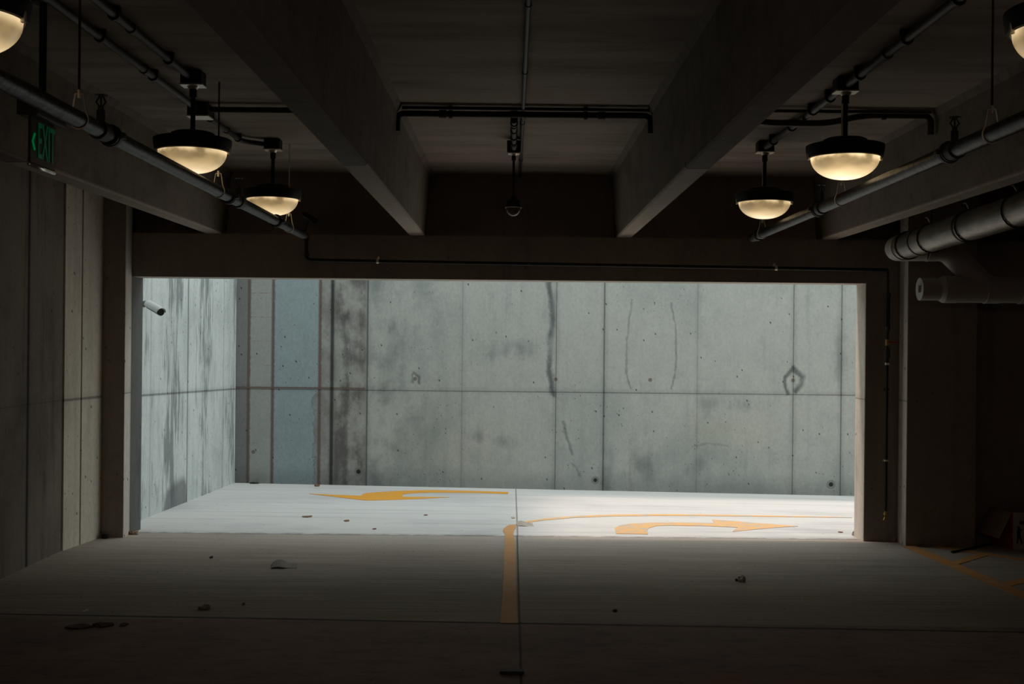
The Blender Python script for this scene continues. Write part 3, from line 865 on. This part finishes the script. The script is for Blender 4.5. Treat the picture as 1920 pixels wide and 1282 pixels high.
hanger(RX, 7.26, RZ, .036, 'rod hanger just below the brightest right lamp bowl')
hanger(RX, 9.55, RZ, .036, 'rod hanger below the small far right lamp')

# drop and wall run across the header
drp = thing('drain_pipe', (-1.775, 10.28, 2.55), 'thin black pipe dropping beside the doorway header and running across it', 'pipe')
o0 = Vector(drp.location)
zz0, zz1 = at_y(580, 488, 10.33).z, at_y(1640, 506.5, 10.33).z
bm = bmesh.new()
tube(bm, [p - o0 for p in fillet([(-1.775, 10.30, 2.60), (-1.775, 10.30, zz0), (3.22, 10.30, zz1)], .05)], .015, 12)
smooth_by_angle(bm_obj('pipe', bm, M_black, drp))
bm = bmesh.new()
tube(bm, [p - o0 for p in fillet([(LX, 9.68, LZ), (LX-.03, 9.95, LZ+.01), (-1.775, 10.30, 2.60)], .06)], [.03]*2 + [.026]*10 if False else .022, 12)
smooth_by_angle(bm_obj('elbow', bm, M_black, drp))
for z in (2.575, zz0+.05):
    bm = bmesh.new(); ring(bm, Vector((-1.775, 10.30, z))-o0, (0, 0, 1), .022, .0145, .03, 16); bm_obj('coupling', bm, M_conduit_dark, drp)
for px in (708, 1455):
    p = at_y(px, 491 + (px-708)*.0125, 10.30)
    bm = bmesh.new()
    tz = zz0 + (zz1-zz0)*((p.x+1.775)/4.995)
    ring(bm, Vector((p.x, 10.30, tz))-o0, (1, 0, 0), .0195, .0148, .022, 16)
    box(bm, p.x-.008-o0.x, p.x+.008-o0.x, .085-.0, .118, tz-.01-o0.z, tz+.045-o0.z)
    box(bm, p.x-.008-o0.x, p.x+.008-o0.x, .012, .10, tz+.016-o0.z, tz+.024-o0.z)
    bm_obj('clamp', bm, M_zinc, drp)

# stubby flow switch by the end of the left main
fs = thing('flow_switch', (-1.75, 10.1, 2.66), 'dark stubby flow switch jutting from the end of the left sprinkler pipe', 'valve')
a0, a1 = at_y(570, 402, 10.1) - fs.location, at_y(595, 417, 10.1) - fs.location
bm = bmesh.new(); cyl(bm, a0, a1, .024, .028, 20); cyl(bm, a0 - (a1-a0)*.12, a0, .014, None, 12); smooth_by_angle(bm_obj('body', bm, M_iron, fs))
bm = bmesh.new(); cyl(bm, a0*0.6+a1*0.4, (-.005, .0, -.062), .010, n=10); bm_obj('neck', bm, M_black, fs)

# standpipe on the right jamb
sp = thing('standpipe', (3.235, 10.33, 0.17), 'slim black vertical standpipe with a red lever on the wall right of the doorway', 'pipe')
def S(px, py): return at_y(px, py, 10.33) - sp.location
X0 = 0.0
def zrel(py): return S(1657, py).z
def vcyl(name, y0, y1, r0, mat, r1=None, dx=0.0, parent=sp):
    bm = bmesh.new(); cyl(bm, (dx, 0, zrel(y0)), (dx, 0, zrel(y1)), r0, r1, 18)
    return smooth_by_angle(bm_obj(name, bm, mat, parent))
vcyl('upper_pipe', 506, 552, .009, M_black)
vcyl('elbow', 524, 532, .014, M_conduit)
vcyl('collar', 549, 556, .026, M_conduit)
vcyl('sleeve', 555, 614, .021, M_iron)
vcyl('reducer', 612, 624, .027, M_conduit, .016)
vcyl('pipe', 624, 960, .0125, M_black)
vcyl('union', 636, 648, .018, M_brass)
vcyl('valve_body', 652, 672, .024, M_conduit_dark)
vcyl('collar', 680, 684, .019, M_zinc)
bm = bmesh.new(); box(bm, .0, .095, -.034, -.026, zrel(641)-.006, zrel(641)+.006, .003); box(bm, -.006, .006, -.034, .0, zrel(641)-.006, zrel(641)+.006); bm_obj('lever', bm, M_red, sp)
for py in (863, 730):
    bm = bmesh.new(); ring(bm, (0, 0, zrel(py)), (0, 0, 1), .021, .0123, .014, 18); box(bm, -.030, -.008, -.006, .006, zrel(py)-.008, zrel(py)+.008, .002); box(bm, -.008, .008, .015, .065, zrel(py)-.007, zrel(py)+.007)
    bm_obj('clamp', bm, M_zinc if py == 863 else M_black, sp)
bm = bmesh.new(); tube(bm, fillet([(0, 0, zrel(958)), (0, 0, zrel(968)), (-.012, -.03, zrel(970)), (-.024, -.035, zrel(975))], .012, 4), .013, 12); cyl(bm, (0, 0, zrel(961)), (0, 0, zrel(965)), .019, n=16)
smooth_by_angle(bm_obj('outlet', bm, M_brass, sp))

# ------------------------------------------------------------------ big duct and drain wye at right
DA, DB = Vector((3.045, 9.36, 2.470)), Vector((3.045, -4.0, 2.80))
dk = thing('round_duct', DA, 'fat dull metal duct slanting down from the right edge towards the doorway', 'duct')
dd = (DB-DA).normalized()
bm = bmesh.new(); cyl(bm, (0, 0, 0), DB-DA, .100, n=48); smooth_by_angle(bm_obj('pipe', bm, M_duct, dk))
def Dp(y): return (DB-DA)*((y-DA.y)/(DB.y-DA.y))
for y in (8.95, 8.05, 6.4):
    bm = bmesh.new(); ring(bm, Dp(y), dd, .1045, .0995, .020, 48); smooth_by_angle(bm_obj('seam_band', bm, M_black, dk))
bm = bmesh.new(); ring(bm, Dp(9.34), dd, .106, .05, .035, 48); smooth_by_angle(bm_obj('end_collar', bm, M_pvc, dk))
for y, lab in ((9.22, 'wire hanger loop at the far end of the fat duct'), (8.72, 'wire hanger loop beside the double bands of the fat duct'), (7.98, 'wire hanger loop at the middle of the fat duct'), (7.22, 'wire hanger loop on the fat duct nearest the right edge')):
    p = DA + Dp(y)
    h = thing('duct_hanger', (p.x, p.y, Z_CEIL), lab, 'pipe hanger', 'wire loops holding the fat duct')
    dz = p.z - Z_CEIL
    bm = bmesh.new()
    pts = []
    for i in range(19):
        a = math.radians(90 + i*20)
        pts.append(Vector((.107*math.cos(a), 0, dz + .107*math.sin(a))))
    tube(bm, pts, .0055, 8)
    bm_obj('loop', bm, M_black, h, smooth=True)
    bm = bmesh.new(); tube(bm, [Vector((-.012, 0, dz+.105)), Vector((-.02, 0, dz+.13)), Vector((-.034, 0, dz+.150)), Vector((-.045, 0, dz+.146))], .004, 8)
    bm_obj('hook', bm, M_zinc, h, smooth=True)
    bm = bmesh.new(); cyl(bm, (0, 0, 0), (0, 0, dz+.106), .004, n=8); bm_obj('rod', bm, M_black, h)
# plastic drain with a wye
YP = 9.48
c0 = at_y(1722, 542, YP)
wy = thing('drain_fitting', c0, 'pale grey plastic drain pipe with a capped end and slanting branch at the right edge', 'pipe')
def H(px): return Vector((at_y(px, 543, YP).x - c0.x, 0, 0))
def hc(name, x0, x1, r0, mat, r1=None):
    bm = bmesh.new(); cyl(bm, H(x0), H(x1), r0, r1, 40); return smooth_by_angle(bm_obj(name, bm, mat, wy))
hc('cleanout_neck', 1729, 1766, .088, M_pvc)
hc('reducer', 1760, 1768, .088, M_pvc_edge, .108)
hc('hub', 1768, 1792, .108, M_pvc)
hc('pipe_body', 1790, 2200, .1035, M_pvc)
hc('hub', 1845, 1872, .108, M_pvc)
hc('hub', 1910, 1935, .110, M_pvc)
bm = bmesh.new(); ring(bm, H(1846), (1, 0, 0), .1095, .10, .008, 40); bm_obj('bead', bm, M_pvc_edge, wy)
bm = bmesh.new(); cyl(bm, H(1724), H(1729.5), .090, n=40)
plug = smooth_by_angle(bm_obj('cleanout_plug', bm, M_pvc_edge, wy))
bm = bmesh.new(); box(bm, H(1719.5).x, H(1724).x, -.028, .028, -.028, .028, .003); bm_obj('plug_nut', bm, M_pvc_edge, plug)
# branch: elbow at the duct end, straight collar, slanted leg into the wye
e0 = DA + Vector((0, .02, .0)) - c0
q0 = at_y(1738, 466, YP) - c0; q1 = at_y(1778, 470, YP) - c0; q2 = at_y(1862, 552, YP) - c0
pts = fillet([e0 + Vector((0, -.0, 0)), Vector((e0.x, q0.y + .06, q0.z)), q0], .16, 8)
bm = bmesh.new(); tube(bm, pts, .098, 28); smooth_by_angle(bm_obj('elbow', bm, M_pvc, wy))
bm = bmesh.new(); cyl(bm, q0, at_y(1757, 466, YP) - c0, .101, n=36); smooth_by_angle(bm_obj('collar', bm, M_pvc, wy))
bm = bmesh.new(); ring(bm, q0, (1, 0, 0), .1035, .09, .008, 36); bm_obj('bead', bm, M_pvc_edge, wy)
bm = bmesh.new(); tube(bm, fillet([at_y(1757, 466, YP) - c0, q1, q2], .10, 8), .096, 28); smooth_by_angle(bm_obj('branch', bm, M_pvc, wy))

# ------------------------------------------------------------------ exit sign
EX = -2.075
es = thing('exit_sign', (EX, 5.27, Z_CEIL), 'dim green lettered exit sign hanging from a black pole in the upper left corner', 'sign')
zb, zt = 2.452, 2.635
bm = bmesh.new(); cyl(bm, (0, 0, 0), (0, 0, zt+.09-Z_CEIL), .016, n=16); lathe(bm, [(0, -.0), (.05, -.0), (.05, -.012), (0, -.014)], 20); bm_obj('pole', bm, M_black, es)
bm = bmesh.new(); box(bm, -.045, .045, -.17, .17, zt-Z_CEIL+.013, zt-Z_CEIL+.080, .008); bm_obj('canopy', bm, M_black, es)
bm = bmesh.new(); box(bm, -.006, .006, -.138, .138, zb-Z_CEIL, zt-Z_CEIL+.012, .001)
pn = bm_obj('panel', bm, simple('dark_sign_panel', (0.012, 0.016, 0.013), 0.5), es)
bm = bmesh.new(); cyl(bm, (0, -.141, zb-Z_CEIL-.0095), (0, .141, zb-Z_CEIL-.0095), .009, n=20); bm_obj('edge_strip', bm, simple('bright_aluminium_strip', (0.85, 0.85, 0.86), 0.22, 0.9, 0.05), pn, smooth=True)
def text_mesh(name, s, size, mat, parent, mw, ext=0.002, align='CENTER'):
    cu = bpy.data.curves.new(name, 'FONT'); cu.body = s; cu.size = size; cu.extrude = ext
    cu.align_x = align; cu.align_y = 'CENTER'
    t = bpy.data.objects.new(name + '_source', cu); COL.objects.link(t)
    bpy.context.view_layer.update()
    dg = bpy.context.evaluated_depsgraph_get()
    me = bpy.data.meshes.new_from_object(t.evaluated_get(dg))
    COL.objects.unlink(t); bpy.data.objects.remove(t)
    me.transform(mw)
    me.materials.clear(); me.materials.append(mat)
    o = bpy.data.objects.new(name, me); COL.objects.link(o); o.parent = parent
    return o
Rx = Matrix.Rotation(math.pi/2, 4, 'Z') @ Matrix.Rotation(math.pi/2, 4, 'X')      # text reads from +X, running towards +Y
text_mesh('lettering', 'EXIT', .225, M_green, pn, Matrix.Translation((.0075, .030, (zb+zt)/2-Z_CEIL+.004)) @ Rx @ Matrix.Diagonal((.42, 1.0, 1, 1)))
bm = bmesh.new(); tube(bm, [(.008, -.102, .035+(zb+zt)/2-Z_CEIL), (.008, -.124, (zb+zt)/2-Z_CEIL), (.008, -.102, -.035+(zb+zt)/2-Z_CEIL)], .0055, 8)
bm_obj('chevron', bm, emit('lit_green_chevron', (0.0, 0.50, 0.12), 0.13), pn)

# ------------------------------------------------------------------ bullet camera outside
bc = thing('security_camera', (-3.50, 11.35, 2.03), 'white bullet security camera on the pale wall outside the left jamb', 'camera')
a = at_y(279, 566, 11.30) - bc.location; b = at_y(303, 580, 11.05) - bc.location
d = (b-a).normalized()
up = Vector((0, 0, 1)); s = d.cross(up).normalized(); w = s.cross(d)
def frame(o): 
    return Matrix(((d.x, s.x, w.x, o.x), (d.y, s.y, w.y, o.y), (d.z, s.z, w.z, o.z), (0, 0, 0, 1)))
Lc = (b-a).length
bm = bmesh.new(); lathe(bm, [(0, .01), (.030, .01), (.033, .02), (.033, Lc-.02), (.030, Lc-.018), (0, Lc-.018)], 28, axis_m(a + w*-.030, d)); smooth_by_angle(bm_obj('body', bm, M_grey_plastic, bc))
bm = bmesh.new()
prev = None
R0, R1 = .045, .041
ra, rb = [], []
for i in range(13):
    an = math.radians(-5 + i*190/12)
    for lst, RR in ((ra, R0), (rb, R1)):
        lst.append([Vector((0, RR*math.cos(an), RR*math.sin(an))), Vector((Lc+.018 - 0.02*(1-math.sin(an)), RR*math.cos(an), RR*math.sin(an)))])
F = frame(a + w*-.028)
VA = [[bm.verts.new(F @ p) for p in q] for q in ra]; VB = [[bm.verts.new(F @ p) for p in q] for q in rb]
for i in range(12):
    bm.faces.new((VA[i][0], VA[i][1], VA[i+1][1], VA[i+1][0])); bm.faces.new((VB[i][0], VB[i+1][0], VB[i+1][1], VB[i][1]))
    bm.faces.new((VA[i][1], VB[i][1], VB[i+1][1], VA[i+1][1])); bm.faces.new((VA[i][0], VA[i+1][0], VB[i+1][0], VB[i][0]))
for i in (0, 12): bm.faces.new((VA[i][0], VB[i][0], VB[i][1], VA[i][1]))
smooth_by_angle(bm_obj('sun_shield', bm, M_white, bc))
bm = bmesh.new(); cyl(bm, a + w*-.030 + d*(Lc-.020), a + w*-.030 + d*(Lc-.006), .0315, n=28); bm_obj('lens_face', bm, M_black, bc)
bm = bmesh.new()
j = a + w*-.034 + d*.01
cyl(bm, Vector((0, .02, j.z+.018)), Vector((.018, .02, j.z+.018)), .030, n=20)
tube(bm, [Vector((.01, .02, j.z+.018)), Vector((j.x*.6, .015, j.z+.020)), j], .012, 10)
bm_obj('bracket', bm, M_grey_plastic, bc)

# ------------------------------------------------------------------ cardboard box at right
bxo = thing('cardboard_box', (4.205, 10.02, 0), 'printed white and red cardboard fruit box on the floor at the right edge', 'box', rot=(0, 0, math.radians(-4)))
W, D_, Hh = .50, .30, .315
def panel(name, pts, mat, th=.004, parent=bxo):
    bm = bmesh.new()
    vs = [bm.verts.new(p) for p in pts]
    f = bm.faces.new(vs); bm.normal_update()
    n = f.normal.copy()
    r = bmesh.ops.extrude_face_region(bm, geom=[f])
    for v in [g for g in r['geom'] if isinstance(g, bmesh.types.BMVert)]: v.co -= n*th
    return bm_obj(name, bm, mat, parent)
front = panel('front_panel', [(0, 0, .002), (W, 0, .002), (W, 0, Hh), (0, 0, Hh)], M_card_white)
panel('side_panel', [(-.002, .004, .002), (-.002, .004, Hh), (-.10, D_, Hh), (-.10, D_, .002)], M_card_red)
panel('back_panel', [(-.10, D_, .002), (-.10, D_, Hh), (W, D_, Hh), (W, D_, .002)], M_card)
panel('bottom_panel', [(0, .004, .002), (-.10, D_-.004, .002), (W, D_-.004, .002), (W, .004, .002)], M_card)
panel('side_flap', [(-.006, .02, Hh), (-.10, D_-.02, Hh), (-.22, D_-.05, .115), (-.125, -.03, .100)], M_card)
bm = bmesh.new()
n = 12; hp = []
for cxx, a0_ in ((.112, -90), (.062, 90)):
    for i in range(n+1):
        an = math.radians(a0_ + i*180/n); hp.append((cxx+.013*math.cos(an), -.0050, .233+.0145*math.sin(an)))
bm.faces.new([bm.verts.new(p) for p in hp]); r = bmesh.ops.extrude_face_region(bm, geom=bm.faces[:])
for v in [g for g in r['geom'] if isinstance(g, bmesh.types.BMVert)]: v.co.y += .0008
bm_obj('hand_hole', bm, M_ink, front)
Rf = Matrix.Rotation(math.pi/2, 4, 'X')
text_mesh('print', 'GEN', .045, M_ink_red, front, Matrix.Translation((.115, -.0048, .285)) @ Rf, .0004)
text_mesh('print', 'ORE', .070, M_ink_red, front, Matrix.Translation((.155, -.0048, .145)) @ Rf, .0004)
# plain silhouette of a walking figure printed on the box
bm = bmesh.new()
sil = [(.022, .196), (.030, .202), (.050, .200), (.060, .192), (.052, .192), (.052, .180), (.068, .176), (.066, .165), (.060, .165), (.060, .125), (.072, .080), (.078, .055),
       (.064, .055), (.055, .090), (.047, .107), (.042, .090), (.040, .057), (.026, .057), (.032, .100), (.030, .140), (.030, .172), (.038, .180), (.036, .192)]
f = bm.faces.new([bm.verts.new((x, -.0050, z)) for x, z in sil]); r = bmesh.ops.extrude_face_region(bm, geom=[f])
for v in [g for g in r['geom'] if isinstance(g, bmesh.types.BMVert)]: v.co.y += .0008
bm_obj('printed_figure', bm, M_ink, front)

# ------------------------------------------------------------------ litter
def flake(name, px, py, w, d, h, mat, label, cat, seed=0, rot=0.0, group=None):
    """a crumpled flat scrap lying on the floor"""
    rnd = random.Random(seed)
    p = at_floor(px, py)
    bm = bmesh.new()
    n = 9
    ring_ = []
    for i in range(n):
        a = 2*math.pi*i/n; k = 0.75 + rnd.random()*0.35
        ring_.append((w/2*k*math.cos(a), d/2*k*math.sin(a), h*(0.25+0.75*rnd.random())))
    rings = []
    for t, zz in ((1.0, 0), (1.0, 1), (0.55, 1.25)):
        rings.append([bm.verts.new((x*t, y*t, (z*zz if zz else 0) + .0015 + (rnd.random()*h*.15 if zz else 0))) for x, y, z in ring_])
    for a, b in zip(rings[:-1], rings[1:]):
        for i in range(n): bm.faces.new((a[i], a[(i+1) % n], b[(i+1) % n], b[i]))
    bm.faces.new(rings[-1]); bm.faces.new(rings[0])
    o = bm_obj(name, bm, mat, loc=(p.x, p.y, p.z + .001))
    o.rotation_euler = (0, 0, rot)
    return tag(o, label, cat, group)
def scrap_sheet(name, px, py, w, d, lift, mat, label, cat, rot=0.0):
    p = at_floor(px, py)
    bm = bmesh.new()
    nx, ny = 8, 4
    g = [[bm.verts.new((w*(i/nx-.5) + .006*math.sin(j*2.1), d*(j/ny-.5) + .01*math.sin(i*1.3), .003 + lift*max(0, math.sin(i/nx*math.pi*1.3+.4))*(.4+.6*j/ny) )) for i in range(nx+1)] for j in range(ny+1)]
    for j in range(ny):
        for i in range(nx): bm.faces.new((g[j][i], g[j][i+1], g[j+1][i+1], g[j+1][i]))
    r = bmesh.ops.extrude_face_region(bm, geom=bm.faces[:])
    for v in [q for q in r['geom'] if isinstance(q, bmesh.types.BMVert)]: v.co.z = max(.0008, v.co.z - .008)
    o = bm_obj(name, bm, mat, loc=p); o.rotation_euler = (0, 0, rot)
    return tag(o, label, cat)
scrap_sheet('cardboard_scrap', 533, 1061, .185, .20, .030, M_paper, 'flat grey scrap lying on the left of the dark floor', 'litter', .15)
scrap_sheet('cardboard_scrap', 984, 984, .155, .22, .022, M_stone, 'pale flat scrap lying beside the joint at the top of the orange line', 'litter', .05)
flake('crumpled_paper', 386, 1141, .085, .09, .022, M_paper, 'small crumpled scrap on the dark floor near the lower left joint', 'litter', 3)
flake('concrete_crumb', 1391, 1090, .055, .07, .032, M_stone, 'pale crumb of rubble on the floor right of the orange line', 'rubble', 5)
flake('concrete_crumb', 1381, 1089, .025, .03, .014, M_ink, 'tiny dark chip touching the pale crumb of rubble', 'rubble', 6)
flake('concrete_crumb', 457, 1134, .022, .03, .014, M_paper, 'small grey pebble right of the crumpled scrap, lower left', 'rubble', 8)
flake('concrete_crumb', 396, 1046, .030, .04, .012, M_ink, 'small dark lump on the floor left of the flat grey scrap', 'rubble', 9)
flake('dry_leaf', 594, 911.5, .075, .11, .025, M_leaf, 'curled brown leaf at the foot of the blue-grey wall panel', 'leaf', 11)
flake('dry_leaf', 477, 906.5, .13, .10, .014, M_ink, 'dark flattened leaf in the far left corner of the ramp', 'leaf', 12)
flake('dry_leaf', 576, 969, .11, .12, .008, M_leaf, 'flat brown leaf on the ramp below the left arrow', 'leaf', 13)
flake('dry_leaf', 650, 977, .06, .08, .008, M_leaf, 'small brown leaf on the ramp right of the flat brown leaf', 'leaf', 14)
flake('dry_leaf', 962, 971.5, .035, .07, .012, M_leaf_pale, 'tiny pale leaf just above the top of the orange line', 'leaf', 15)
flake('dry_leaf', 798, 966, .05, .05, .006, M_leaf, 'tiny brown leaf on the ramp between the orange arrow and doorway', 'leaf', 16)
flake('dry_leaf', 702, 992, .04, .05, .006, M_leaf, 'speck of leaf near the doorway edge below the left arrow', 'leaf', 17)
flake('dry_leaf', 1576, 998, .055, .06, .006, M_leaf, 'small brown leaf on the sunlit ramp near the right jamb', 'leaf', 18)
flake('dry_leaf', 146, 1176, .17, .12, .010, M_leaf_dark, 'dark flat leaf on the floor, lower left, nearest the left edge', 'leaf', 19)
flake('dry_leaf', 192, 1173, .13, .10, .012, M_leaf_dark, 'dark flat leaf right beside the lower left leaf', 'leaf', 20)
flake('dry_leaf', 232, 1172, .06, .07, .008, M_leaf_dark, 'smallest of the three dark leaves near the lower left joint', 'leaf', 21)
flake('dry_leaf', 1153, 1146, .028, .04, .01, M_ink, 'tiny black speck on the floor right of the orange line', 'leaf', 22)
for i, (px, py, w, mt) in enumerate(((190, 1000, .06, M_ink), (204, 996, .07, M_leaf), (186, 1004, .05, M_leaf), (206, 1004, .05, M_ink), (198, 1005, .035, M_leaf_pale), (196, 1007, .06, M_ink))):
    flake('dry_leaf', px+1, py+2, w, w*1.1, .03, mt, ['black curled leaf at the inner corner of the left wall', 'brown curled leaf against the left doorway pilaster', 'brown leaf in the corner heap nearest the left wall',
          'black leaf on the right of the corner heap', 'pale leaf in the middle of the corner heap', 'black leaf at the front of the corner heap'][i], 'leaf', 30+i, i*.7)
for i, (px, py, w, mt) in enumerate(((238, 1001, .035, M_leaf_pale), (245, 1001, .04, M_leaf), (251, 1001, .035, M_leaf_pale), (256, 1001, .035, M_leaf_pale))):
    flake('dry_leaf', px, py+1, w, w, .03, mt, ['pale leaf at the foot of the left jamb, leftmost of four', 'brown leaf at the foot of the left jamb', 'pale leaf at the foot of the left jamb, third of four',
          'bright leaf at the foot of the left jamb, rightmost of four'][i], 'leaf', 40+i, i*.5)
flake('concrete_crumb', 1602, 1004, .045, .05, .035, M_paper, 'dark crumb of rubble at the foot of the right jamb', 'rubble', 50)
flake('concrete_crumb', 1675, 1015, .035, .04, .035, M_stone, 'pale crumb of rubble at the foot of the right column', 'rubble', 51)
# rod and plank on the floor
p, q = at_floor(1785, 1037), at_floor(1861, 1021)
bm = bmesh.new(); cyl(bm, Vector((0, 0, .010)), q-p+Vector((0, 0, .010)), .009, n=12)
tag(bm_obj('floor_rod', bm, M_black, loc=p), 'thin black rod lying on the hatched floor lines before the box', 'rod')
p, q = at_floor(160-5, 1147), at_floor(160+5, 1143)
bm = bmesh.new(); cyl(bm, Vector((0, 0, .003)), q-p+Vector((0, 0, .003)), .002, n=6)
tag(bm_obj('drinking_straw', bm, M_white, loc=p), 'tiny white splinter on the dark floor at lower left', 'litter')
p = at_floor(960, 1262)
bm = bmesh.new(); box(bm, -.062, .062, -.03, .03, .001, .018, .004)
tag(bm_obj('wood_offcut', bm, simple('dark_wet_wood', (0.05, 0.045, 0.04), .7), loc=p), 'dark flat offcut lying across the joint at the bottom middle', 'litter')
